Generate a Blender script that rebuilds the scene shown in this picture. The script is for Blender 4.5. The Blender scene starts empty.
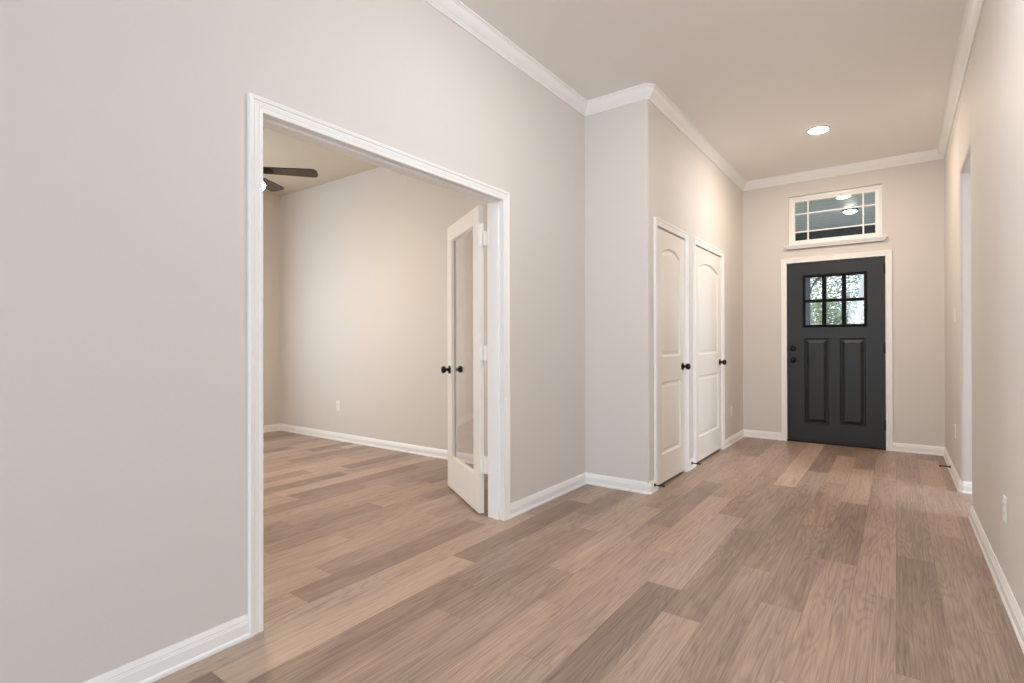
import bpy, bmesh, math, random
from mathutils import Vector, Matrix

random.seed(7)
S = bpy.context.scene
COL = S.collection
PI = math.pi


def lin(r, g, b):
    def f(c):
        c /= 255.0
        return c / 12.92 if c <= 0.04045 else ((c + 0.055) / 1.055) ** 2.4
    return (f(r), f(g), f(b), 1.0)


# ------------------------------------------------------------------ camera
CAM_H, F_PX = 1.1301, 527.86
YAW, PITCH, ROLL = math.radians(36.108), math.radians(0.170), math.radians(-0.131)
_f = Vector((-math.sin(YAW) * math.cos(PITCH), math.cos(YAW) * math.cos(PITCH), math.sin(PITCH)))
_r0 = Vector((math.cos(YAW), math.sin(YAW), 0))
_u0 = _r0.cross(_f)
_r = _r0 * math.cos(ROLL) + _u0 * math.sin(ROLL)
_u = -_r0 * math.sin(ROLL) + _u0 * math.cos(ROLL)
cam_d = bpy.data.cameras.new('camera')
cam = bpy.data.objects.new('camera', cam_d)
COL.objects.link(cam)
cam_d.sensor_fit = 'HORIZONTAL'
cam_d.sensor_width = 36.0
cam_d.lens = 36.0 * F_PX / 1024.0
cam_d.clip_start, cam_d.clip_end = 0.05, 200
cam.matrix_world = Matrix(((_r.x, _u.x, -_f.x, 0), (_r.y, _u.y, -_f.y, 0), (_r.z, _u.z, -_f.z, CAM_H), (0, 0, 0, 1)))
S.camera = cam

# ------------------------------------------------------------------ world, daylight, exposure
S.view_settings.view_transform = 'Standard'
S.view_settings.look = 'None'
S.view_settings.gamma = 1.0
S.view_settings.use_curve_mapping = False
S.view_settings.exposure = 0.08
S.cycles.diffuse_bounces = 8
S.cycles.max_bounces = 14
S.cycles.transparent_max_bounces = 16
S.cycles.sample_clamp_indirect = 8.0

W = bpy.data.worlds.new('sky')
S.world = W
W.use_nodes = True
_bg = W.node_tree.nodes['Background']
_bg.inputs[0].default_value = (0.80, 0.90, 1.0, 1)
_bg.inputs[1].default_value = 2.2


def area(name, loc, direction, sx, sy, power, color):
    d = bpy.data.lights.new(name, 'AREA')
    d.shape = 'RECTANGLE'
    d.size, d.size_y = sx, sy
    d.energy = power
    d.color = color
    o = bpy.data.objects.new(name, d)
    COL.objects.link(o)
    o.location = loc
    o.rotation_euler = Vector(direction).to_track_quat('-Z', 'Y').to_euler()
    return o


# daylight coming in at the windows of the house (each one stands in a real window opening)
DAY = (0.80, 0.91, 1.0)
area('daylight_great_room_rear', (0.9, -5.44, 1.45), (0, 1, 0), 4.2, 2.0, 135, DAY)
area('daylight_great_room_side', (4.94, -2.4, 1.45), (-1, 0, 0), 3.6, 2.0, 16, DAY)
area('daylight_study', (-6.44, 1.7, 1.5), (1, 0, 0), 1.8, 1.5, 42, (0.70, 0.84, 1.0))
area('daylight_side_room', (3.44, 4.2, 1.70), (-1, 0, 0), 1.5, 1.2, 92, (0.78, 0.89, 1.0))

# ------------------------------------------------------------------ main dimensions (metres)
XL, XC, XR = -2.030, -1.499, 0.3835        # left wall, closet wall, right wall
Y1, YF = 3.785, 6.775                      # niche wall, front wall
HC = 3.048                                 # ceiling
YA, YB, ZO = 1.105, 2.683, 2.041           # study doorway
XS = -6.50                                 # study back wall
YS0 = 0.48                                 # study near wall
YO0, YO1, ZR = 4.47, 5.19, 2.392          # opening in the right wall


# ------------------------------------------------------------------ materials
def nodes(name):
    m = bpy.data.materials.new(name)
    m.use_nodes = True
    nt = m.node_tree
    return m, nt, nt.nodes['Principled BSDF']


def N(nt, t, **kw):
    n = nt.nodes.new(t)
    for k, v in kw.items():
        setattr(n, k, v)
    return n


def paint(name, col, rough=0.6, bump=0.0, scale=220.0, spec=0.5, var=0.0):
    m, nt, p = nodes(name)
    p.inputs['Base Color'].default_value = col
    p.inputs['Roughness'].default_value = rough
    p.inputs['Specular IOR Level'].default_value = spec
    tc = N(nt, 'ShaderNodeTexCoord')
    nz = N(nt, 'ShaderNodeTexNoise')
    nz.inputs['Scale'].default_value = scale
    nz.inputs['Detail'].default_value = 3.0
    nt.links.new(tc.outputs['Object'], nz.inputs['Vector'])
    if bump:
        b = N(nt, 'ShaderNodeBump')
        b.inputs['Strength'].default_value = bump
        b.inputs['Distance'].default_value = 0.002
        nt.links.new(nz.outputs['Fac'], b.inputs['Height'])
        nt.links.new(b.outputs['Normal'], p.inputs['Normal'])
    if var:
        mx = N(nt, 'ShaderNodeMix', data_type='RGBA')
        mx.inputs['A'].default_value = col
        mx.inputs['B'].default_value = tuple(c * (1 - var) for c in col[:3]) + (1,)
        nt.links.new(nz.outputs['Fac'], mx.inputs['Factor'])
        nt.links.new(mx.outputs['Result'], p.inputs['Base Color'])
    return m


def metal(name, col, rough=0.35):
    m, nt, p = nodes(name)
    p.inputs['Base Color'].default_value = col
    p.inputs['Roughness'].default_value = rough
    p.inputs['Metallic'].default_value = 0.6
    return m


def glow(name, col, strength):
    m, nt, p = nodes(name)
    p.inputs['Base Color'].default_value = (0.9, 0.9, 0.9, 1)
    p.inputs['Emission Color'].default_value = col
    p.inputs['Emission Strength'].default_value = strength
    return m


def pane_glass(name, tint=(1, 1, 1, 1)):
    m = bpy.data.materials.new(name)
    m.use_nodes = True
    nt = m.node_tree
    nt.nodes.clear()
    out = N(nt, 'ShaderNodeOutputMaterial')
    fr = N(nt, 'ShaderNodeFresnel')
    ge = N(nt, 'ShaderNodeNewGeometry')
    io = N(nt, 'ShaderNodeMix', data_type='FLOAT')                 # the same index met from either side
    io.inputs['A'].default_value, io.inputs['B'].default_value = 1.5, 1 / 1.5
    nt.links.new(ge.outputs['Backfacing'], io.inputs['Factor'])
    nt.links.new(io.outputs['Result'], fr.inputs['IOR'])
    tr = N(nt, 'ShaderNodeBsdfTransparent')
    tr.inputs['Color'].default_value = tint
    gl = N(nt, 'ShaderNodeBsdfGlossy')
    gl.inputs['Roughness'].default_value = 0.0
    mx = N(nt, 'ShaderNodeMixShader')
    nt.links.new(fr.outputs[0], mx.inputs[0])
    nt.links.new(tr.outputs[0], mx.inputs[1])
    nt.links.new(gl.outputs[0], mx.inputs[2])
    nt.links.new(mx.outputs[0], out.inputs['Surface'])
    return m


def floor_material():
    m, nt, p = nodes('wood_plank_floor')
    L = nt.links.new
    at = N(nt, 'ShaderNodeAttribute', attribute_name='plank')
    sep = N(nt, 'ShaderNodeSeparateColor')
    L(at.outputs['Color'], sep.inputs[0])          # R tone, G hue, B seed
    tc = N(nt, 'ShaderNodeTexCoord')
    sx = N(nt, 'ShaderNodeSeparateXYZ')
    L(tc.outputs['Object'], sx.inputs[0])

    def mth(op, a, b=None, clamp=False):
        n = N(nt, 'ShaderNodeMath', operation=op, use_clamp=clamp)
        for i, v in enumerate((a, b)):
            if v is None:
                continue
            if isinstance(v, (int, float)):
                n.inputs[i].default_value = v
            else:
                L(v, n.inputs[i])
        return n.outputs[0]
    seed = mth('MULTIPLY', sep.outputs[2], 60.0)

    def vec(sx_, sy_):
        c = N(nt, 'ShaderNodeCombineXYZ')
        L(mth('ADD', mth('MULTIPLY', sx.outputs[0], sx_), seed), c.inputs[0])
        L(mth('ADD', mth('MULTIPLY', sx.outputs[1], sy_), mth('MULTIPLY', seed, 1.7)), c.inputs[1])
        L(seed, c.inputs[2])
        return c.outputs[0]

    def noise(v, scale, detail, rough=0.5, dist=0.0):
        n = N(nt, 'ShaderNodeTexNoise')
        n.inputs['Scale'].default_value = scale
        n.inputs['Detail'].default_value = detail
        n.inputs['Roughness'].default_value = rough
        n.inputs['Distortion'].default_value = dist
        L(v, n.inputs['Vector'])
        return n.outputs['Fac']
    broad = noise(vec(9.0, 0.75), 1.0, 2.0, 0.45, 0.3)       # slow figure: its contours are the cathedral grain
    ring = mth('SINE', mth('MULTIPLY', broad, 120.0))
    ring = mth('POWER', mth('MULTIPLY', mth('ADD', ring, 1.0), 0.5), 2.2)
    fib = noise(vec(150.0, 2.4), 1.0, 4.0, 0.65)              # fine fibres
    pore = noise(vec(420.0, 6.0), 1.0, 2.0, 0.6)
    blot = noise(vec(6.0, 1.0), 1.0, 3.0, 0.55)
    # tone
    t = mth('ADD', sep.outputs[0], mth('MULTIPLY', mth('SUBTRACT', fib, 0.5), 0.85))
    t = mth('ADD', t, mth('MULTIPLY', mth('SUBTRACT', blot, 0.5), 0.45))
    t = mth('SUBTRACT', t, mth('MULTIPLY', mth('MULTIPLY', ring, mth('SUBTRACT', 1.35, fib)), 0.15))
    t = mth('ADD', t, mth('MULTIPLY', mth('SUBTRACT', pore, 0.5), 0.35), clamp=True)
    cr = N(nt, 'ShaderNodeValToRGB')
    e = cr.color_ramp.elements
    e[0].position, e[0].color = 0.0, lin(111, 95, 84)
    e[1].position, e[1].color = 1.0, lin(203, 181, 162)
    a = cr.color_ramp.elements.new(0.32)
    a.color = lin(145, 124, 111)
    a = cr.color_ramp.elements.new(0.6)
    a.color = lin(176, 154, 138)
    L(t, cr.inputs[0])
    gr = N(nt, 'ShaderNodeMix', data_type='RGBA', blend_type='MULTIPLY')   # some planks greyer, some redder
    hue = N(nt, 'ShaderNodeMix', data_type='RGBA')
    hue.inputs['A'].default_value = (0.985, 1.005, 1.015, 1)
    hue.inputs['B'].default_value = (1.025, 0.99, 0.965, 1)
    L(sep.outputs[1], hue.inputs['Factor'])
    gr.inputs['Factor'].default_value = 1.0
    L(cr.outputs[0], gr.inputs['A'])
    L(hue.outputs['Result'], gr.inputs['B'])
    L(gr.outputs['Result'], p.inputs['Base Color'])
    L(mth('ADD', mth('MULTIPLY', fib, 0.16), 0.30), p.inputs['Roughness'])
    p.inputs['Specular IOR Level'].default_value = 0.45
    b = N(nt, 'ShaderNodeBump')
    b.inputs['Strength'].default_value = 0.25
    b.inputs['Distance'].default_value = 0.0008
    L(fib, b.inputs['Height'])
    L(b.outputs['Normal'], p.inputs['Normal'])
    return m


def leaf_material(name, ca, cb):
    m, nt, p = nodes(name)
    oi = N(nt, 'ShaderNodeTexCoord')
    nz = N(nt, 'ShaderNodeTexNoise')
    nz.inputs['Scale'].default_value = 2.6
    nt.links.new(oi.outputs['Object'], nz.inputs['Vector'])
    cr = N(nt, 'ShaderNodeValToRGB')
    cr.color_ramp.elements[0].position, cr.color_ramp.elements[0].color = 0.35, ca
    cr.color_ramp.elements[1].position, cr.color_ramp.elements[1].color = 0.65, cb
    nt.links.new(nz.outputs['Fac'], cr.inputs[0])
    nt.links.new(cr.outputs[0], p.inputs['Base Color'])
    p.inputs['Roughness'].default_value = 0.5
    return m


def board_material(name, col, pitch):
    """painted tongue-and-groove boards running along x"""
    m, nt, p = nodes(name)
    p.inputs['Base Color'].default_value = col
    p.inputs['Roughness'].default_value = 0.4
    tc = N(nt, 'ShaderNodeTexCoord')
    sx = N(nt, 'ShaderNodeSeparateXYZ')
    nt.links.new(tc.outputs['Object'], sx.inputs[0])
    a = N(nt, 'ShaderNodeMath', operation='MULTIPLY')
    a.inputs[1].default_value = 1.0 / pitch
    nt.links.new(sx.outputs[1], a.inputs[0])
    f = N(nt, 'ShaderNodeMath', operation='FRACT')
    nt.links.new(a.outputs[0], f.inputs[0])
    g = N(nt, 'ShaderNodeMath', operation='LESS_THAN')
    g.inputs[1].default_value = 0.07
    nt.links.new(f.outputs[0], g.inputs[0])
    mx = N(nt, 'ShaderNodeMix', data_type='RGBA')
    mx.inputs['A'].default_value = col
    mx.inputs['B'].default_value = tuple(c * 0.6 for c in col[:3]) + (1,)
    nt.links.new(g.outputs[0], mx.inputs['Factor'])
    nt.links.new(mx.outputs['Result'], p.inputs['Base Color'])
    return m


WALL = paint('wall_paint_greige', (0.700, 0.674, 0.645, 1), 0.62, 0.18, 160, 0.3)
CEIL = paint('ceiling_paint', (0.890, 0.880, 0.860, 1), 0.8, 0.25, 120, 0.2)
CEIL_TINT = paint('ceiling_paint_lamp_tint', (0.640, 0.570, 0.450, 1), 0.8, 0.25, 120, 0.2)  # warm lamp cast put into the study ceiling's colour
TRIM = paint('white_trim_paint', (0.895, 0.900, 0.902, 1), 0.34, 0.03, 60, 0.5)
DOORW = paint('white_door_paint', (0.820, 0.795, 0.755, 1), 0.36, 0.03, 60, 0.5)
DARK = paint('charcoal_door_paint', (0.0125, 0.0145, 0.0155, 1), 0.40, 0.10, 90, 0.45)
MUNT = paint('black_muntin_paint', (0.003, 0.003, 0.0033, 1), 0.5, 0.0, 90, 0.15)
BLACK = metal('oil_rubbed_black', (0.012, 0.011, 0.010, 1), 0.38)
RUBBER = paint('black_rubber', (0.02, 0.02, 0.02, 1), 0.6)
THRES = metal('bronze_threshold', (0.022, 0.016, 0.012, 1), 0.45)
PLASTIC = paint('white_plastic', (0.88, 0.87, 0.85, 1), 0.35)
SLOT = paint('slot_dark', (0.06, 0.055, 0.05, 1), 0.6)
FLOOR = floor_material()
SUBFLOOR = paint('plank_joint', (0.20, 0.145, 0.11, 1), 0.8)
GLASS = pane_glass('clear_glass')
LOWE = pane_glass('window_glass', (0.95, 0.985, 0.985, 1))
FANB = paint('fan_blade_espresso', (0.040, 0.030, 0.024, 1), 0.42, 0.1, 40)
FANM = metal('fan_bronze', (0.03, 0.024, 0.02, 1), 0.4)
LENS = glow('lamp_lens_warm', (1.0, 0.80, 0.61, 1), 390)
LENS_ADDED = glow('added_lamp_lens', (1.0, 0.99, 0.98, 1), 370)  # for the added, unseen hall lamp
BOWL = glow('fan_bowl_warm', (1.0, 0.76, 0.48, 1), 64)
PORCHL = glow('porch_lens', (1.0, 0.90, 0.78, 1), 22)
PORCHC = board_material('porch_ceiling_boards', (0.76, 0.73, 0.78, 1), 0.19)
PORCHB = paint('porch_beam_paint', (0.016, 0.026, 0.036, 1), 0.6)
POST = paint('porch_post_paint', (0.06, 0.085, 0.16, 1), 0.5)
CONC = paint('porch_concrete', (0.62, 0.60, 0.57, 1), 0.85, 0.3, 30, 0.3, 0.2)
GRASS = paint('lawn_green', (0.14, 0.22, 0.06, 1), 0.9, 0.5, 12, 0.2, 0.5)
BARK = paint('bark_pale', (0.86, 0.84, 0.82, 1), 0.85, 0.6, 14, 0.2, 0.35)
BARKD = paint('bark_brown', (0.12, 0.09, 0.065, 1), 0.9, 0.8, 14, 0.2, 0.4)
LEAF1 = leaf_material('leaf_green', (0.16, 0.22, 0.11, 1), (0.55, 0.58, 0.34, 1))
LEAF2 = leaf_material('leaf_grey_green', (0.16, 0.22, 0.19, 1), (0.55, 0.62, 0.55, 1))


# ------------------------------------------------------------------ geometry helpers
class MB:
    def __init__(self):
        self.v, self.f = [], []

    def add(self, vs, fs):
        o = len(self.v)
        self.v += [tuple(p) for p in vs]
        self.f += [tuple(i + o for i in f) for f in fs]
        return self

    def box(self, x0, x1, y0, y1, z0, z1):
        v = [(x, y, z) for z in (z0, z1) for y in (y0, y1) for x in (x0, x1)]
        return self.add(v, [(0, 2, 3, 1), (4, 5, 7, 6), (0, 1, 5, 4), (2, 6, 7, 3), (0, 4, 6, 2), (1, 3, 7, 5)])

    def prism(self, poly, a, b, mapf):
        """poly: 2D loop, extruded from a to b; mapf(px, py, t) -> point"""
        n = len(poly)
        v = [mapf(p[0], p[1], a) for p in poly] + [mapf(p[0], p[1], b) for p in poly]
        return self.add(v, [tuple(range(n))[::-1], tuple(range(n, 2 * n))] + [(i, (i + 1) % n, n + (i + 1) % n, n + i) for i in range(n)])

    def sweep(self, path, prof, mapf, closed=False):
        n, k = len(path), len(prof)
        P = [Vector(p) for p in path]
        segs = [(P[(i + 1) % n] - P[i]).normalized() for i in range(n if closed else n - 1)]
        nr = [Vector((-d.y, d.x)) for d in segs]
        vs = []
        for i in range(n):
            if closed:
                a, b = nr[i - 1], nr[i]
            else:
                a, b = nr[max(i - 1, 0)], nr[min(i, n - 2)]
            m = (a + b) / (1.0 + a.dot(b))
            vs += [mapf(P[i] + m * u, w) for u, w in prof]
        fs = []
        for i in range(n if closed else n - 1):
            j = (i + 1) % n
            fs += [(i * k + q, i * k + (q + 1) % k, j * k + (q + 1) % k, j * k + q) for q in range(k)]
        if not closed:
            fs += [tuple(range(k))[::-1], tuple((n - 1) * k + q for q in range(k))]
        return self.add(vs, fs)

    def lathe(self, prof, mapf, seg=28):
        """prof: (r, t) from one end to the other; mapf(a, b, t) -> point"""
        k = len(prof)
        vs = []
        for s in range(seg):
            c, sn = math.cos(2 * PI * s / seg), math.sin(2 * PI * s / seg)
            vs += [mapf(r * c, r * sn, t) for r, t in prof]
        fs = []
        for s in range(seg):
            o, q = s * k, ((s + 1) % seg) * k
            fs += [(o + i, o + i + 1, q + i + 1, q + i) for i in range(k - 1)]
        fs.append(tuple(s * k for s in range(seg))[::-1])
        fs.append(tuple(s * k + k - 1 for s in range(seg)))
        return self.add(vs, fs)

    def tube(self, pts, radii, seg=8):
        pts = [Vector(p) for p in pts]
        vs = []
        for i, p in enumerate(pts):
            d = (pts[min(i + 1, len(pts) - 1)] - pts[max(i - 1, 0)]).normalized()
            a = d.orthogonal().normalized() if i == 0 else (a - d * a.dot(d)).normalized()
            b = d.cross(a)
            for s in range(seg):
                t = 2 * PI * s / seg
                vs.append(p + (a * math.cos(t) + b * math.sin(t)) * radii[i])
        fs = []
        for i in range(len(pts) - 1):
            fs += [(i * seg + s, i * seg + (s + 1) % seg, (i + 1) * seg + (s + 1) % seg, (i + 1) * seg + s) for s in range(seg)]
        fs += [tuple(range(seg))[::-1], tuple((len(pts) - 1) * seg + s for s in range(seg))]
        return self.add(vs, fs)

    def build(self, name, mat, parent=None, smooth=None, bevel=0.0, weld=True):
        me = bpy.data.meshes.new(name)
        me.from_pydata(self.v, [], self.f)
        bm = bmesh.new()
        bm.from_mesh(me)
        if weld:
            bmesh.ops.remove_doubles(bm, verts=bm.verts, dist=1e-5)
            bmesh.ops.recalc_face_normals(bm, faces=bm.faces)
        if bevel:
            ed = [e for e in bm.edges if len(e.link_faces) == 2 and e.calc_face_angle(0) > 0.6]
            bmesh.ops.bevel(bm, geom=ed, offset=bevel, segments=2, affect='EDGES', profile=0.5)
        if smooth:
            for f in bm.faces:
                f.smooth = True
            for e in bm.edges:
                if len(e.link_faces) == 2 and e.calc_face_angle(0) > math.radians(smooth):
                    e.smooth = False
        bm.to_mesh(me)
        bm.free()
        for mm in (mat if isinstance(mat, (list, tuple)) else [mat]):
            me.materials.append(mm)
        o = bpy.data.objects.new(name, me)
        COL.objects.link(o)
        if parent:
            o.parent = parent
        return o


def structure(o, label=None, cat=None):
    o['kind'] = 'structure'
    if label:
        o['label'], o['category'] = label, cat
    return o


def tag(o, label, cat, group=None):
    o['label'], o['category'] = label, cat
    if group:
        o['group'] = group
    return o


def empty(name, loc, rz=0.0):
    o = bpy.data.objects.new(name, None)
    COL.objects.link(o)
    o.empty_display_size = 0.1
    o.location = loc
    o.rotation_euler = (0, 0, rz)
    return o


def copy_tree(o, parent=None):
    c = o.copy()
    COL.objects.link(c)
    c.parent = parent
    for ch in list(o.children):
        copy_tree(ch, c)
    return c


def holes_slab(mb, a0, a1, z0, z1, holes, t0, t1, mapf):
    """a slab in the (a, z) plane, thick from t0 to t1, with rectangular holes (a0, a1, z0, z1)"""
    xs = sorted({a0, a1, *[h[0] for h in holes], *[h[1] for h in holes]})
    zs = sorted({z0, z1, *[h[2] for h in holes], *[h[3] for h in holes]})
    xs = [x for x in xs if a0 <= x <= a1]
    zs = [z for z in zs if z0 <= z <= z1]

    def solid(i, j):
        if i < 0 or j < 0 or i >= len(xs) - 1 or j >= len(zs) - 1:
            return False
        cx, cz = (xs[i] + xs[i + 1]) / 2, (zs[j] + zs[j + 1]) / 2
        return not any(h[0] < cx < h[1] and h[2] < cz < h[3] for h in holes)
    for i in range(len(xs) - 1):
        for j in range(len(zs) - 1):
            if not solid(i, j):
                continue
            xa, xb, za, zb = xs[i], xs[i + 1], zs[j], zs[j + 1]
            for t, fl in ((t0, 0), (t1, 1)):
                q = [mapf(xa, za, t), mapf(xb, za, t), mapf(xb, zb, t), mapf(xa, zb, t)]
                mb.add(q, [(0, 1, 2, 3) if not fl else (3, 2, 1, 0)])
            for di, dj, e in ((-1, 0, ((xa, za), (xa, zb))), (1, 0, ((xb, zb), (xb, za))), (0, -1, ((xb, za), (xa, za))), (0, 1, ((xa, zb), (xb, zb)))):
                if not solid(i + di, j + dj):
                    (p, q), (r, s) = e
                    mb.add([mapf(p, q, t0), mapf(r, s, t0), mapf(r, s, t1), mapf(p, q, t1)], [(0, 1, 2, 3)])
    return mb


mapX = lambda x0, s=1: (lambda a, z, t: (x0 + s * t, a, z))
mapY = lambda y0, s=1: (lambda a, z, t: (a, y0 + s * t, z))

# ------------------------------------------------------------------ floor: planks 1.225 x 0.159 laid along the hall
PW, PL = 0.159, 1.225
ENDS = {-3: 3.69, -2: 3.97, -1: 2.23, 0: 4.09, 1: 3.18, 2: 2.50, 3: 2.85, 4: 2.17, 5: 2.40, 6: 1.57, 7: 1.96, 8: 2.27, 9: 1.63,
        10: 1.88, 11: 0.86, 12: 2.9, 13: 1.34, 14: 1.57, 15: 2.5, 16: 1.91, 17: 2.75, 18: 1.2, 19: 3.07, 20: 1.6, 21: 2.7, 22: 2.19}
# tone of single planks: (row, a y inside the plank) -> 0 dark .. 1 light
TONES = {(-3, 3.0): .36, (-3, 4.2): .5, (-2, 3.2): .46, (-2, 4.5): .58, (-1, 2.8): .26, (-1, 4.0): .42, (-1, 2.0): .55, (0, 3.4): .56,
         (0, 2.2): .5, (0, 4.8): .5, (1, 3.6): .36, (1, 2.6): .56, (1, 4.9): .72, (2, 2.0): .54, (2, 3.1): .40, (2, 4.4): .5, (3, 2.2): .44,
         (3, 3.4): .42, (3, 4.6): .5, (4, 1.6): .62, (4, 2.7): .30, (4, 4.0): .45, (4, 5.1): .82, (5, 1.8): .28, (5, 3.0): .68, (5, 4.2): .42,
         (6, 1.2): .56, (6, 2.2): .58, (6, 3.4): .72, (6, 4.6): .6, (7, 1.4): .62, (7, 2.5): .52, (7, 3.8): .38, (7, 4.9): .6, (8, 1.7): .46,
         (8, 2.9): .62, (9, 1.2): .44, (9, 2.2): .42, (9, 3.3): .6, (10, 1.4): .30, (10, 2.4): .40, (10, 3.5): .36, (11, 1.5): .82, (11, 2.6): .26,
         (11, .5): .24, (12, 1.2): .66, (12, 2.3): .62, (12, 3.4): .45, (13, 1.9): .34, (13, 3.0): .56, (13, .9): .58, (14, 2.1): .5, (14, 1.0): .64,
         (14, 3.2): .56, (15, 1.8): .62, (15, 3.1): .5, (16, 2.5): .6, (16, 1.2): .62, (17, 2.2): .45, (18, 1.8): .34, (18, 3.0): .58, (19, 3.4): .26,
         (19, 2.4): .52, (20, 2.2): .56, (20, 3.3): .4, (21, 2.0): .32, (21, 3.3): .52, (22, 2.7): .24, (22, 3.6): .5}


def build_floor():
    me = bpy.data.meshes.new('floor')
    vs, fs, cols, mats = [], [], [], []
    g = 0.0005
    rnd = random.Random(11)
    for k in range(-32, 42):
        x1 = -0.007 - PW * k
        x0 = x1 - PW
        e = ENDS.get(k, rnd.uniform(0, PL))
        j0 = math.floor((-5.55 - e) / PL)
        y = e + j0 * PL
        while y < YF + 0.07:
            ya, yb = max(y, -5.55), min(y + PL, YF + 0.07)
            tone, hue, seed = rnd.choice((.28, .36, .42, .5, .5, .56, .6, .66, .76)) + rnd.uniform(-.04, .04), rnd.random(), rnd.random()
            for (kk, yy), tt in TONES.items():
                if kk == k and y < yy < y + PL:
                    tone = tt
            y += PL
            if yb - ya < 0.01:
                continue
            o = len(vs)
            vs += [(x0 + g, ya + g, 0), (x1 - g, ya + g, 0), (x1 - g, yb - g, 0), (x0 + g, yb - g, 0)]
            fs.append((o, o + 1, o + 2, o + 3))
            cols.append((.5 + (tone - .5) * .82, hue, seed, 1))
            mats.append(0)
    o = len(vs)
    X0, X1, Y0, Y1_ = -6.70, 5.1, -5.6, YF + 0.08
    vs += [(X0, Y0, -.0015), (X1, Y0, -.0015), (X1, Y1_, -.0015), (X0, Y1_, -.0015), (X0, Y0, -.08), (X1, Y0, -.08), (X1, Y1_, -.08), (X0, Y1_, -.08)]
    for q in ((0, 1, 2, 3), (7, 6, 5, 4), (0, 4, 5, 1), (1, 5, 6, 2), (2, 6, 7, 3), (3, 7, 4, 0)):
        fs.append(tuple(o + i for i in q))
        cols.append((.2, .5, .5, 1))
        mats.append(1)
    me.from_pydata(vs, [], fs)
    at = me.color_attributes.new('plank', 'FLOAT_COLOR', 'CORNER')
    for p in me.polygons:
        p.material_index = mats[p.index]
        for li in p.loop_indices:
            at.data[li].color = cols[p.index]
    me.materials.append(FLOOR)
    me.materials.append(SUBFLOOR)
    ob = bpy.data.objects.new('floor', me)
    COL.objects.link(ob)
    return structure(ob)


build_floor()
structure(MB().box(XL - .06, 5.1, -5.6, YF + 0.15, HC, HC + 0.12).build('ceiling', CEIL))
structure(MB().box(-6.7, XL - .06, -5.6, YF + 0.15, HC, HC + 0.12).build('ceiling_study', CEIL_TINT))

# ------------------------------------------------------------------ walls
JT = 0.02                                                          # door jamb thickness
w = MB()
holes_slab(w, -5.6, Y1, 0, HC, [(YA - JT, YB + JT, -1, ZO + JT)], 0, 0.115, mapX(XL, -1))
structure(w.build('wall_left', WALL))

R = 0.019                                                          # rounded (bullnose) outside corner


def arc(cx, cy, r, a0, a1, n=6):
    return [(cx + r * math.cos(math.radians(a0 + (a1 - a0) * i / n)), cy + r * math.sin(math.radians(a0 + (a1 - a0) * i / n))) for i in range(n + 1)]


poly = [(XS - .115, Y1), *arc(XC - R, Y1 + R, R, -90, 0), (XC, Y1 + .10), (XS - .115, Y1 + .10)]
structure(MB().prism(poly, 0, HC, lambda x, y, t: (x, y, t)).build('wall_niche', WALL, smooth=40))

D1 = (3.950, 4.622)          # closet doorways (clear width along the wall)
D2 = (4.908, 5.808)
w = MB()
holes_slab(w, Y1 + .10, YF, 0, HC, [(D1[0] - JT, D1[1] + JT, -1, 2.035 + JT), (D2[0] - JT, D2[1] + JT, -1, 2.035 + JT)], 0, 0.115, mapX(XC, -1))
structure(w.build('wall_closet', WALL))

FD = (-1.024, -0.096)        # front doorway
TW = (-1.007, -0.122, 2.205, 2.800)
w = MB()
holes_slab(w, XS - .115, 5.1, 0, HC, [(FD[0] - JT, FD[1] + JT, -1, 2.035 + JT), TW], 0, 0.155, mapY(YF, 1))
structure(w.build('wall_front', WALL))

# right wall: plain piece with rounded end, far piece, header
w = MB()
w.prism([(XR, 1.0), (XR + .115, 1.0), *[(x, y) for x, y in arc(XR + .115 - R, YO0 - R, R, 0, 90)], *arc(XR + R, YO0 - R, R, 90, 180)], 0, HC, lambda x, y, t: (x, y, t))
w.prism([*arc(XR + R, YO1 + R, R, 180, 270), (XR + .115, YO1), (XR + .115, YF), (XR, YF)], 0, HC, lambda x, y, t: (x, y, t))
w.prism([(XR, HC), *arc(XR + R, ZR + R, R, 180, 270), *arc(XR + .115 - R, ZR + R, R, 270, 360), (XR + .115, HC)], YO0 - R, YO1 + R, lambda x, z, t: (x, t, z))
structure(w.build('wall_right', WALL, smooth=40, weld=False))

# rooms behind and beside (they carry the windows the daylight comes in at)
WS = (0.80, 2.60, 0.75, 2.25)
w = MB()
holes_slab(w, YS0 - .115, YF, 0, HC, [WS], 0, 0.115, mapX(XS, -1))
structure(w.build('wall_study_back', WALL))
structure(MB().box(XS, XL - .115, YS0 - .115, YS0, 0, HC).build('wall_study_near', WALL))
w = MB()
holes_slab(w, XL, 5.1, 0, HC, [(-1.2, 3.0, .45, 2.45)], 0, 0.115, mapY(-5.5, -1))
structure(w.build('wall_rear', WALL))
w = MB()
holes_slab(w, -5.5, 1.0, 0, HC, [(-4.2, -0.6, .45, 2.45)], 0, 0.1, mapX(5.0, 1))
structure(w.build('wall_great_room_side', WALL))
structure(MB().box(XR + .115, 5.1, 1.0, 1.115, 0, HC).build('wall_great_room_end', WALL))
w = MB()
holes_slab(w, 1.115, YF, 0, HC, [(3.45, 4.95, 1.05, 2.35)], 0, 0.115, mapX(3.5, 1))
structure(w.build('wall_side_room', WALL))
structure(MB().box(XR + .115, 3.5, YO1, YO1 + .115, 0, HC).build('wall_side_room_end', WALL))


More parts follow.
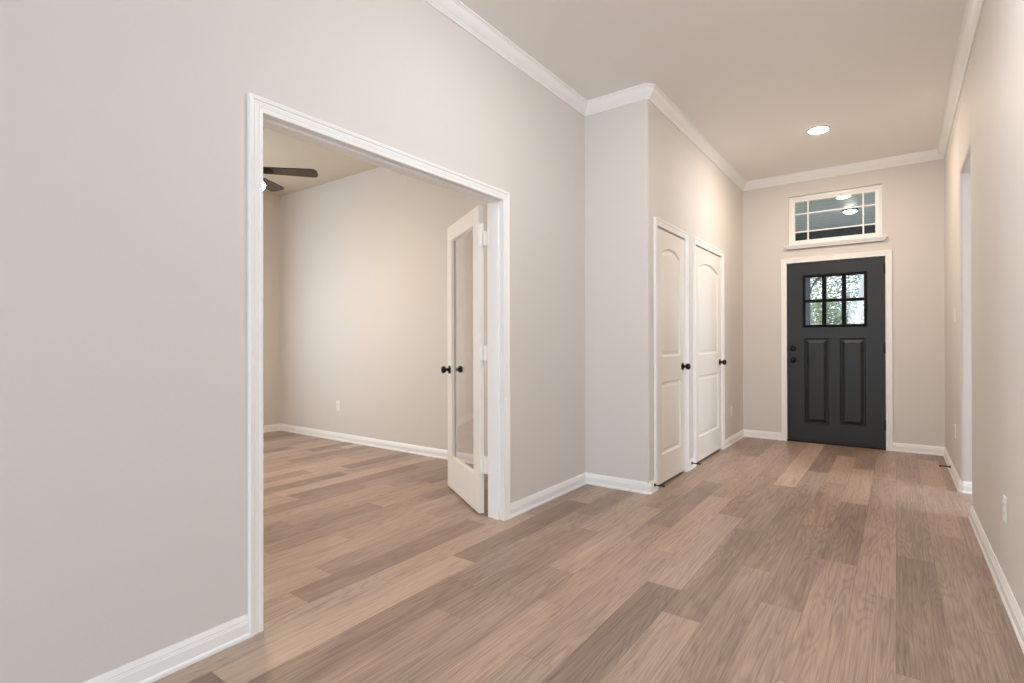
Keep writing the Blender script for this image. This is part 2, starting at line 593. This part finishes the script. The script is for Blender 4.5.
def far_window(name, a0, a1, z0, z1, mapf, nmull):
    """window outside the picture: frame, mullions, pane, in the real opening"""
    r = MB()
    r.sweep([(a0, z0), (a0, z1), (a1, z1), (a1, z0)], [(0, .03), (0, .09), (-.05, .09), (-.05, .03)], lambda p, t: mapf(p.x, p.y, t), closed=True)
    root = structure(r.build(name, TRIM), 'white framed window lighting the room', 'window')
    for i in range(1, nmull):
        a = a0 + (a1 - a0) * i / nmull
        m = MB()
        m.prism([(a - .025, z0 + .05), (a + .025, z0 + .05), (a + .025, z1 - .05), (a - .025, z1 - .05)], .035, .085, mapf)
        m.build('mullion', TRIM, root)
    return root


far_window('window_2', *WS, mapX(XS, -1), 2)
far_window('window_3', -1.2, 3.0, .45, 2.45, mapY(-5.5, -1), 3)
far_window('window_4', -4.2, -0.6, .45, 2.45, mapX(5.0, 1), 3)
far_window('window_5', 3.45, 4.95, 1.05, 2.35, mapX(3.5, 1), 1)

# ------------------------------------------------------------------ crown, baseboards, casings
xy = lambda p, z: (p.x, p.y, z)
CROWN = [(0, 2.955), (.007, 2.955), (.009, 2.960), (.009, 2.966), (.013, 2.970), (.016, 2.976), (.024, 2.985), (.036, 3.001),
         (.043, 3.016), (.046, 3.028), (.050, 3.030), (.050, 3.036), (.058, 3.040), (.058, HC), (0, HC)]
c = MB().sweep([(XR, 1.0), (XR, YF), (XC, YF), (XC, Y1 + R), (XC - R, Y1), (XL, Y1), (XL, -5.5)], CROWN, xy)
structure(c.build('trim_crown', TRIM))

BASE = [(0, 0), (.0175, 0), (.0175, .010), (.0145, .016), (.0125, .018), (.0125, .056), (.0105, .059), (.0105, .063), (.0088, .066), (.0088, .071), (.0050, .082), (.0035, .085), (.0030, .088), (0, .088)]
CW = 0.058


def baseboard(name, path):
    return structure(MB().sweep(path, BASE, xy).build(name, TRIM))


baseboard('baseboard_left', [(XL, YA - CW), (XL, -5.5)])
baseboard('baseboard_niche', [(XC, D1[0] - CW), (XC, Y1 + R), (XC - R, Y1), (XL, Y1), (XL, YB + CW)])
baseboard('baseboard_closet', [(XC, D2[0] - CW), (XC, D1[1] + CW)])
baseboard('baseboard_front', [(FD[0] - CW, YF), (XC, YF), (XC, D2[1] + CW)])
baseboard('baseboard_right', [(XR + .5, YO1), (XR + R, YO1), (XR, YO1 + R), (XR, YF), (FD[1] + CW, YF)])
baseboard('baseboard_right.001', [(XR, 1.0), (XR, YO0 - R), (XR + R, YO0), (XR + .115, YO0)])
baseboard('baseboard_study', [(XL - .115, Y1), (XS, Y1), (XS, YS0), (XL - .115, YS0)])

CAS = [(0, 0), (0, .0085), (.003, .0115), (.014, .0125), (.018, .0100), (.022, .0120), (.036, .0140), (.040, .0125), (.044, .0165), (.055, .0180), (.058, .0160), (.058, 0)]


def casing(name, a0, a1, zt, mapf):
    return structure(MB().sweep([(a0, 0), (a0, zt), (a1, zt), (a1, 0)], CAS, lambda p, t: mapf(p.x, p.y, t)).build(name, TRIM))


def jamb(mb, a0, a1, zt, t0, t1, mapf, stop=None):
    """door lining: two legs, a head, and a stop strip"""
    prof = [(0, t0), (0, t1), (JT, t1), (JT, t0)]
    mb.sweep([(a0, 0), (a0, zt), (a1, zt), (a1, 0)], prof, lambda p, t: mapf(p.x, p.y, t))
    if stop:
        mb.sweep([(a0, 0), (a0, zt), (a1, zt), (a1, 0)], [(-.011, stop[0]), (-.011, stop[1]), (0, stop[1]), (0, stop[0])], lambda p, t: mapf(p.x, p.y, t))
    return mb


casing('trim_study_doorway', YA, YB, ZO, mapX(XL, 1))
casing('trim_study_doorway.001', YA, YB, ZO, mapX(XL - .115, -1))
structure(jamb(MB(), YA, YB, ZO, 0, .115, mapX(XL, -1), (.028, .070)).build('trim_study_jamb', TRIM))
casing('trim_closet', D1[0], D1[1], 2.035, mapX(XC, 1))
casing('trim_closet.001', D2[0], D2[1], 2.035, mapX(XC, 1))
structure(jamb(MB(), D1[0], D1[1], 2.035, 0, .115, mapX(XC, -1), (.045, .08)).build('trim_closet_jamb', TRIM))
structure(jamb(MB(), D2[0], D2[1], 2.035, 0, .115, mapX(XC, -1), (.045, .08)).build('trim_closet_jamb.001', TRIM))
casing('trim_front_door', FD[0], FD[1], 2.035, mapY(YF, -1))
structure(jamb(MB(), FD[0], FD[1], 2.035, 0, .155, mapY(YF, 1), (.062, .10)).build('trim_front_jamb', TRIM))
structure(MB().box(FD[0], FD[1], YF - .008, YF + .17, 0, .020).build('trim_threshold', THRES, bevel=.004))


# ------------------------------------------------------------------ door pieces (local: x across, z up, front face at y=0 towards -y)
def knob(parent, x, z, side=-1, y=0.0, mat=BLACK, name='knob'):
    prof = [(.0, 0), (.0315, 0), (.0325, .003), (.030, .007), (.017, .010), (.0125, .014), (.0115, .026), (.0150, .031), (.0225, .035),
            (.0270, .042), (.0280, .050), (.0260, .058), (.0200, .064), (.0100, .067), (0, .0675)]
    o = MB().lathe(prof[1:-1], lambda a, b, t: (x + a, y + side * t, z + b)).build(name, mat, parent, smooth=35)
    return o


def hinge(parent, x, z, mat, y=0.0, hgt=.09, leaf=.012):
    m = MB()
    m.lathe([(.006, z - hgt / 2), (.006, z + hgt / 2)], lambda a, b, t: (x + a, y - .006 + b, t), 12)
    m.lathe([(.0045, z + hgt / 2), (.003, z + hgt / 2 + .006)], lambda a, b, t: (x + a, y - .006 + b, t), 12)
    m.box(x, x + leaf, y - .0015, y + .001, z - hgt / 2, z + hgt / 2)
    m.box(x - leaf * .5, x, y - .0015, y + .001, z - hgt / 2, z + hgt / 2)
    return m.build('hinge', mat, parent, smooth=40)


def panel_loops(x0, x1, z0, zs, za, d, n=14):
    """outline inset by d; straight-topped if za == zs, else a segmental arch from zs (sides) to za (crown)"""
    xa, xb, zb = x0 + d, x1 - d, z0 + d
    pts = [(xa, zb), (xb, zb)]
    if za - zs < 1e-6:
        return pts + [(xb, zs - d), (xa, zs - d)]
    half, rise = (x1 - x0) / 2, za - zs
    rad = (half * half + rise * rise) / (2 * rise)
    cz, cx = za - rad, (x0 + x1) / 2
    r = rad - d
    h = half - d
    a = math.asin(h / r)
    for i in range(n + 1):
        t = a - 2 * a * i / n
        pts.append((cx + r * math.sin(t), cz + r * math.cos(t)))
    return pts


def raised_panel(parent, mat, x0, x1, z0, zs, za, steps, thick):
    """steps: (inset, depth); depth > 0 sinks behind the door face"""
    m = MB()
    loops = [panel_loops(x0, x1, z0, zs, za, d) for d, _ in steps]
    k = len(loops[0])
    vs, fs = [], []
    for lp, (_, dep) in zip(loops, steps):
        vs += [(x, dep, z) for x, z in lp]
    for i in range(len(loops) - 1):
        fs += [(i * k + q, i * k + (q + 1) % k, (i + 1) * k + (q + 1) % k, (i + 1) * k + q) for q in range(k)]
    fs.append(tuple((len(loops) - 1) * k + q for q in range(k)))
    b = len(vs)
    vs += [(x, thick - .006, z) for x, z in loops[0]]
    fs += [(q, (q + 1) % k, b + (q + 1) % k, b + q) for q in range(k)]
    fs.append(tuple(b + q for q in range(k)))
    m.add(vs, fs)
    return m.build('panel', mat, parent, smooth=25)


def spandrels(m, x0, x1, zs, za, t0, t1):
    """solid between an arched panel top and the straight rail above it"""
    arcp = panel_loops(x0, x1, zs - 1, zs, za - .0005, 0)[2:]
    half = len(arcp) // 2
    right, left = arcp[:half + 1], arcp[half:]
    m.prism(right + [(right[-1][0], za), (x1, za)], t0, t1, mapY(0))
    m.prism([(left[0][0], za)] + left + [(x0, za)], t0, t1, mapY(0))


def closet_door(name, y0, wd, label):
    root = structure(empty(name, (XC - .002, y0, 0), PI / 2), label, 'door')
    z0, z1, th = .022, 2.026, .035
    p0, p1 = .112, wd - .112
    lo = (.245, .820)
    up = (1.020, 1.838, 1.900)
    m = MB()
    holes_slab(m, .003, wd - .003, z0, z1, [(p0, p1, *lo), (p0, p1, up[0], up[2])], 0, th, mapY(0))
    spandrels(m, p0, p1, up[1], up[2], 0, th)
    m.build('slab', DOORW, root)
    st = [(0, 0), (.003, .006), (.008, .0115), (.015, .0135), (.021, .0125), (.030, .0085), (.044, .0030), (.049, .0020)]
    raised_panel(root, DOORW, p0, p1, lo[0], lo[1], lo[1], st, th)
    raised_panel(root, DOORW, p0, p1, up[0], up[1], up[2], st, th)
    knob(root, wd - .062, .925)
    for z in (.36, 1.105, 1.815):
        hinge(root, -.001, z, DOORW)
    return root


closet_door('door_3', D1[0], D1[1] - D1[0], 'white two panel arched closet door, narrower one nearer the room corner')
closet_door('door_4', D2[0], D2[1] - D2[0], 'white two panel arched closet door, wider one nearer the dark front door')

# front door
fw = FD[1] - FD[0] - .008
root = structure(empty('door_1', (FD[0] + .004, YF + .012, 0)), 'charcoal front door with six small panes above two tall panels', 'door')
LX, LZ = (.180, .740), (1.322, 1.868)
PA, PB, PZ = (.172, .406), (.514, .748), (.222, 1.175)
m = MB()
holes_slab(m, 0, fw, .028, 2.030, [(*LX, *LZ), (*PA, *PZ), (*PB, *PZ)], 0, .045, mapY(0))
m.build('slab', DARK, root)
fst = [(0, 0), (.003, .012), (.008, .018), (.017, .018), (.020, .014), (.043, .0055), (.046, .0030), (.050, .0030)]
raised_panel(root, DARK, *PA, PZ[0], PZ[1], PZ[1], fst, .045)
raised_panel(root, DARK, *PB, PZ[0], PZ[1], PZ[1], fst, .045)
m = MB()
m.sweep([(LX[0], LZ[0]), (LX[0], LZ[1]), (LX[1], LZ[1]), (LX[1], LZ[0])], [(.022, 0), (.022, -.006), (.012, -.011), (.0, -.009), (-.006, .004), (-.006, .040), (.0, .045), (.0, 0)],
        lambda p, t: (p.x, t, p.y), closed=True)
m.build('lite_frame', MUNT, root, smooth=40)
m = MB()
for i in (1, 2):
    x = LX[0] + (LX[1] - LX[0]) * i / 3
    m.box(x - .021, x + .021, -.002, .040, LZ[0], LZ[1])
zc = (LZ[0] + LZ[1]) / 2
m.box(LX[0], LX[1], -.0025, .0405, zc - .0165, zc + .0165)
m.build('muntin', MUNT, root)
MB().box(LX[0], LX[1], .018, .024, *LZ).build('pane', GLASS, root)
knob(root, .056, .930)
MB().lathe([(.031, 0), (.032, .004), (.028, .012), (.022, .016), (.010, .017)], lambda a, b, t: (.056 + a, -t, 1.062 + b)).build('deadbolt', BLACK, root, smooth=35)
m = MB().box(.050, .062, -.032, -.014, 1.054, 1.070)
m.build('thumb_turn', BLACK, root, bevel=.003)
for z in (.255, 1.065, 1.90):
    hinge(root, fw + .002, z, BLACK, hgt=.10, leaf=-.016)
m = MB().box(.004, fw - .004, -.003, .04, .019, .034)
m.build('door_sweep', RUBBER, root, bevel=.0015)
m = MB().box(-.0035, .0005, .004, .03, .90, .96).box(-.0035, .0005, .004, .03, 1.03, 1.09)
m.build('latch_plate', BLACK, root)

# french door leaf, swung into the study
FW, FH = .756, 2.036
TH = math.radians(-31.3)
Bp = Vector((-2.216, 2.668))
root = structure(empty('door_2', (Bp.x, Bp.y, 0), TH), 'white french door leaf with one tall glass pane, standing open', 'door')
gx, gz = (-FW + .112, -.112), (.250, 1.925)
m = MB()
holes_slab(m, -FW, 0, .014, FH, [(*gx, *gz)], 0, .035, mapY(0))
m.build('stile_and_rail_frame', DOORW, root)
m = MB()
for s, t, wd in ((0, .021, .010), (.035, .028, .005)):
    m.sweep([(gx[0], gz[0]), (gx[0], gz[1]), (gx[1], gz[1]), (gx[1], gz[0])], [(0, s), (-.002, s), (-wd, t + (.002 if s else -.002)), (-wd, t), (0, t)],
            lambda p, t_: (p.x, t_, p.y), closed=True)
m.build('glazing_bead', DOORW, root)
MB().box(gx[0], gx[1], .0215, .0275, *gz).build('pane', GLASS, root)
knob(root, -FW + .062, .925, -1, 0.0)
knob(root, -FW + .062, .925, 1, .035)
for z in (.325, 1.065, 1.815):
    m = MB()
    m.box(-.001, .003, .004, .034, z - .045, z + .045)
    m.lathe([(.0075, z - .047), (.0075, z + .047)], lambda a, b, t: (.024 + a, .034 + b, t), 14)
    m.prism([(0, .024), (.024, .032), (.024, .037), (0, .029)], z - .045, z + .045, lambda x, y, t: (x, y, t))
    m.prism([(.024, .030), (.056, .050), (.053, .055), (.024, .036)], z - .045, z + .045, lambda x, y, t: (x, y, t))
    m.build('hinge', PLASTIC, root, smooth=40)

# ------------------------------------------------------------------ transom window over the front door
yw = YF + .040
m = MB()
x0, x1, z0, z1 = TW[0], TW[1], 2.237, TW[3]
m.sweep([(x0, z0), (x0, z1), (x1, z1), (x1, z0)], [(0, 0), (-.030, 0), (-.034, .004), (-.034, .012), (-.058, .014), (-.062, .020), (-.062, .060), (0, .060)],
        lambda p, t: (p.x, yw + t, p.y), closed=True)
win = structure(m.build('window_1', TRIM), 'transom window with white prairie grille above the front door', 'window')
gx0, gx1, gz0, gz1 = x0 + .062, x1 - .062, z0 + .045, z1 - .062
m = MB()
for x in (-.814, -.290):
    m.box(x - .0075, x + .0075, yw + .024, yw + .036, z0 + .05, z1 - .055)
for z in (2.397, 2.602):
    m.box(x0 + .055, x1 - .055, yw + .0245, yw + .0355, z - .0075, z + .0075)
m.build('grille', TRIM, win)
MB().box(x0 + .055, x1 - .055, yw + .028, yw + .032, z0 + .05, z1 - .055).build('pane', LOWE, win)
sp = [(-.028, 2.193), (.0, 2.193), (.004, 2.196), (.006, 2.204), (.013, 2.210), (.019, 2.220), (.021, 2.226), (.027, 2.229), (.028, 2.238), (-.028, 2.238)]
m = MB().sweep([(-.105, YF), (-.105, YF - .028), (-1.020, YF - .028), (-1.020, YF)], sp, xy)
m.box(-1.018, -.107, YF - .027, YF + .0, 2.193, 2.2379)
m.box(TW[0], TW[1], YF, yw + .06, 2.205, 2.2375)
m.build('window_sill', TRIM, win)


# ------------------------------------------------------------------ things
def outlet(name, loc, rz, label, kind='outlet', cat='outlet'):
    root = tag(empty(name, loc, rz), label, cat)
    m = MB().box(-.035, .035, -.006, 0, -.0575, .0575)
    m.build('cover_plate', PLASTIC, root, bevel=.0025)
    if kind == 'outlet':
        for z in (-.0195, .0195):
            q = MB().prism([(a * .0165, b * .0145) for a, b in [(-1, -.7), (-.7, -1), (.7, -1), (1, -.7), (1, .7), (.7, 1), (-.7, 1), (-1, .7)]], -.0068, -.004, lambda x, zz, t, z=z: (x, t, z + zz))
            r = q.build('receptacle', PLASTIC, root)
            q = MB()
            for x in (-.006, .006):
                q.box(x - .001, x + .001, -.0071, -.0066, z - .001, z + .007)
            q.lathe([(.002, -.0071), (.002, -.0066)], lambda a, b, t, z=z: (a, t, z - .007 + b), 8)
            q.build('slot', SLOT, r)
        MB().lathe([(.003, -.0075), (.002, -.006)], lambda a, b, t: (a, t, b), 10).build('screw', PLASTIC, root)
    else:
        MB().prism([(-.0335, 0), (.0335, 0), (.0335, .003), (0, .0045), (-.0335, .001)], -.0165, .0165, lambda zz, d, t: (t, -.0055 - d, zz)).build('rocker', PLASTIC, root)
        for z in (-.049, .049):
            MB().lathe([(.003, -.0072), (.002, -.006)], lambda a, b, t, z=z: (a, t, z + b), 10).build('screw', PLASTIC, root)
    return root


outlet('wall_outlet', (XR, 3.15, .395), -PI / 2, 'white duplex outlet low on the right wall, nearest the camera')
outlet('wall_outlet', (XR, 5.60, .405), -PI / 2, 'white duplex outlet past the wall opening, below the light switch')
outlet('light_switch', (XR, 5.56, 1.345), -PI / 2, 'white rocker light switch past the wall opening beside the front door', 'switch', 'switch')
outlet('wall_outlet', (XC, 6.225, .365), PI / 2, 'white duplex outlet between the wider closet door and front wall')
outlet('wall_outlet', (-5.27, Y1, .405), 0, 'white duplex outlet low on the far study wall')


def door_stop(loc, rz, label, sag=0.0):
    """rigid stop screwed into the baseboard; local +x points into the room"""
    root = tag(empty('door_stop', loc, rz), label, 'door stop', None)
    ax = lambda a, b, t: (t, a, b - sag * t)
    MB().lathe([(.0125, 0), (.0125, .003), (.009, .007), (.005, .012)], ax, 16).build('base', BLACK, root, smooth=35)
    MB().lathe([(.0045, .008), (.0045, .064)], ax, 12).build('rod', BLACK, root, smooth=35)
    MB().lathe([(.0075, .062), (.0085, .064), (.0085, .074), (.006, .077)], ax, 16).build('rubber_tip', RUBBER, root, smooth=35)
    return root


door_stop((XC + .014, 3.862, .055), 0, 'black door stop on the baseboard before the narrower closet door')
door_stop((XC + .014, 4.757, .055), 0, 'black door stop on the baseboard between the two closet doors')
door_stop((XR - .0135, 5.93, .050), PI, 'black door stop on the baseboard beside the wall opening')


# recessed ceiling lamp
def recessed(loc, label, lens=None, rim=.0052):
    root = tag(empty('recessed_light', loc), label, 'ceiling light')
    dn = lambda a, b, t: (a, b, -t)
    m = MB()
    m.lathe([(.090, 0), (.091, .002), (.088, .004), (.080, .005), (.0755, .004), (.0755, 0)], dn, 40)
    m.build('trim_ring', TRIM, root, smooth=40)
    MB().lathe([(.0755, .0025), (.0755, rim), (.070, rim + .0016), (.050, rim + .0030), (.025, rim + .0038), (.004, rim + .004)], dn, 40).build('lens', lens or LENS, root, smooth=40)
    return root


recessed((-.566, 5.482, HC), 'round lit ceiling light in the hall before the front door')
recessed((-.566, 2.15, HC), 'added round ceiling light, out of view, lighting the near hall', LENS_ADDED, .030)  # unseen lamp added to light the near hall; tall rim brightens the ceiling

# ceiling fan in the study
fan = tag(empty('ceiling_fan', (-4.332, 2.158, HC)), 'dark bladed ceiling fan with a lit bowl lamp, in the study', 'ceiling fan')
dn = lambda a, b, t: (a, b, -t)
MB().lathe([(.065, 0), (.066, .01), (.055, .04), (.03, .065), (.014, .07)], dn, 28).build('canopy', FANM, fan, smooth=35)
MB().lathe([(.0125, .06), (.0125, .40)], dn, 14).build('downrod', FANM, fan, smooth=35)
MB().lathe([(.02, .38), (.06, .395), (.105, .42), (.120, .45), (.120, .50), (.10, .535), (.06, .55), (.05, .56)], dn, 32).build('motor_housing', FANM, fan, smooth=35)
MB().lathe([(.055, .545), (.09, .575), (.19, .588), (.203, .594), (.205, .602), (.16, .604)], dn, 32).build('light_fitter', FANM, fan, smooth=35)
MB().lathe([(.203, .600), (.200, .618), (.182, .648), (.135, .676), (.07, .692), (.008, .697)], dn, 32).build('light_bowl', BOWL, fan, smooth=40)
A0 = 48.0
for k in range(5):
    a = math.radians(A0 + 72 * k)
    ca, sa = math.cos(a), math.sin(a)
    tilt = math.tan(math.radians(11))

    def bl(x, y, t, ca=ca, sa=sa):
        return (x * ca - y * sa, x * sa + y * ca, -.497 + t - y * tilt)
    out = [(.18, -.050), (.575, -.066), (.600, -.058), (.613, -.035), (.616, 0), (.613, .035), (.600, .058), (.575, .066), (.18, .050)]
    b = MB().prism(out, 0, .008, bl).build('blade', FANB, fan, bevel=.0015)
    m = MB().prism([(.09, -.022), (.16, -.016), (.20, -.040), (.255, -.034), (.27, 0), (.255, .034), (.20, .040), (.16, .016), (.09, .022)], -.006, 0, bl)
    m.build('blade_arm', FANM, b)

# ------------------------------------------------------------------ porch and garden seen through the panes
yo = YF + .155
structure(MB().box(-5.5, 4.0, yo, 9.3, -.12, -.02).build('floor_porch', CONC))
structure(MB().box(-5.5, 4.0, yo, 9.2, 2.80, 2.90).build('ceiling_porch', PORCHC))
structure(MB().box(-5.5, 4.0, 9.0, 9.2, 2.42, 2.80).build('trim_porch_beam', PORCHB))
structure(MB().box(-40, 40, 9.3, 60, -.30, -.16).build('ground_lawn', GRASS))

lamp = tag(empty('porch_light', (-.47, 7.86, 2.80)), 'lit round flush light under the porch ceiling, seen through the transom', 'ceiling light')
MB().lathe([(.085, 0), (.088, .01), (.080, .020), (.072, .022)], dn, 32).build('base_ring', FANM, lamp, smooth=35)
MB().lathe([(.073, .018), (.070, .030), (.055, .042), (.030, .050), (.006, .053)], dn, 32).build('lens', PORCHL, lamp, smooth=35)

post = tag(empty('porch_post', (-1.085, 9.1, -.02)), 'dark blue porch post with a curved brace, behind the upper left pane', 'post')
MB().box(-.031, .031, -.031, .031, 0, 2.44).build('shaft', POST, post, bevel=.004)
MB().box(-.05, .05, -.05, .05, 0, .10).build('plinth', POST, post, bevel=.006)
m = MB()
T = [math.radians(t) for t in range(0, 91, 9)]
outer = [(.028 + .22 * (1 - math.cos(t)), 1.82 + .305 * math.sin(t)) for t in T] + [(.60, 2.125), (.60, 2.165)]
inner = [(.028, 1.82), *[(.028, 1.87 + .29 * k / 4) for k in range(1, 4)], (.028, 2.165)]
arcin = [(.028 + .19 * (1 - math.cos(t)) - .002, 1.86 + .295 * math.sin(t)) for t in T]
m.prism(outer + [(.25, 2.165)] + arcin[::-1], -.02, .02, lambda x, z, t: (x, t, z))
m.build('curved_brace', POST, post)


def tree(loc, label, trunk, crown, nleaf, leafmat, bark, seed, size=.11):
    rnd = random.Random(seed)
    root = tag(empty('garden_tree', loc), label, 'tree', None)
    pts, rad = trunk
    MB().tube(pts, rad, 10).build('trunk', bark, root, smooth=60)
    m = MB()
    vs, fs = [], []
    for i in range(nleaf):
        cx, cy, cz, rx, ry, rz = crown[rnd.randrange(len(crown))]
        while True:
            p = Vector((rnd.uniform(-1, 1), rnd.uniform(-1, 1), rnd.uniform(-1, 1)))
            if p.length < 1:
                break
        p = Vector((cx + p.x * rx, cy + p.y * ry, cz + p.z * rz))
        d = Vector((rnd.gauss(0, 1), rnd.gauss(0, 1), rnd.gauss(0, .6))).normalized()
        s = d.orthogonal().normalized()
        s = (s * math.cos(i) + d.cross(s) * math.sin(i))
        L = size * rnd.uniform(.7, 1.3)
        o = len(vs)
        q = d.cross(s) * (L * .06)
        vs += [p, p + d * L * .5 + s * L * .28 + q, p + d * L, p + d * L * .5 - s * L * .28 + q]
        fs.append((o, o + 1, o + 2, o + 3))
    m.add(vs, fs)
    m.build('foliage', leafmat, root, weld=False)
    return root


def straight(h, lean=(0, 0), r=.12):
    return ([(lean[0] * t / 6, lean[1] * t / 6, h * t / 6 - .02) for t in range(7)], [r * (1.15 - .09 * t) for t in range(7)])


G = -.16
tree((-.80, 12.0, G), 'pale leaning tree trunk with sparse leaves, behind the right panes of the front door',
     straight(4.6, (.53, .1), .050), [(.4, .3, 3.9, 1.0, .8, .9)], 1500, LEAF1, BARK, 3, .08)
tree((-2.2, 14.5, G), 'bright green garden tree behind the middle panes of the front door',
     straight(3.2, (.15, 0), .10), [(.1, 0, 2.6, 1.3, 1.0, 1.5), (.5, -.3, 1.4, .9, .8, 1.0)], 8000, LEAF1, BARKD, 4, .075)
tree((-.5, 17.8, G), 'grey green garden tree farthest behind the pale trunk',
     straight(4.0, (.2, .2), .13), [(0, 0, 3.2, 1.7, 1.0, 1.7), (-.5, -.3, 1.5, 1.4, .9, 1.2), (.7, -.3, 1.4, 1.2, .9, 1.2)], 14000, LEAF2, BARKD, 5, .09)
tree((-5.6, 19.0, G), 'grey green garden tree behind the dark blue porch post',
     straight(4.2, (.2, .2), .13), [(.6, 0, 3.2, 1.7, 1.2, 1.8), (1.4, -.3, 1.8, 1.5, .9, 1.4)], 8000, LEAF2, BARKD, 6, .09)
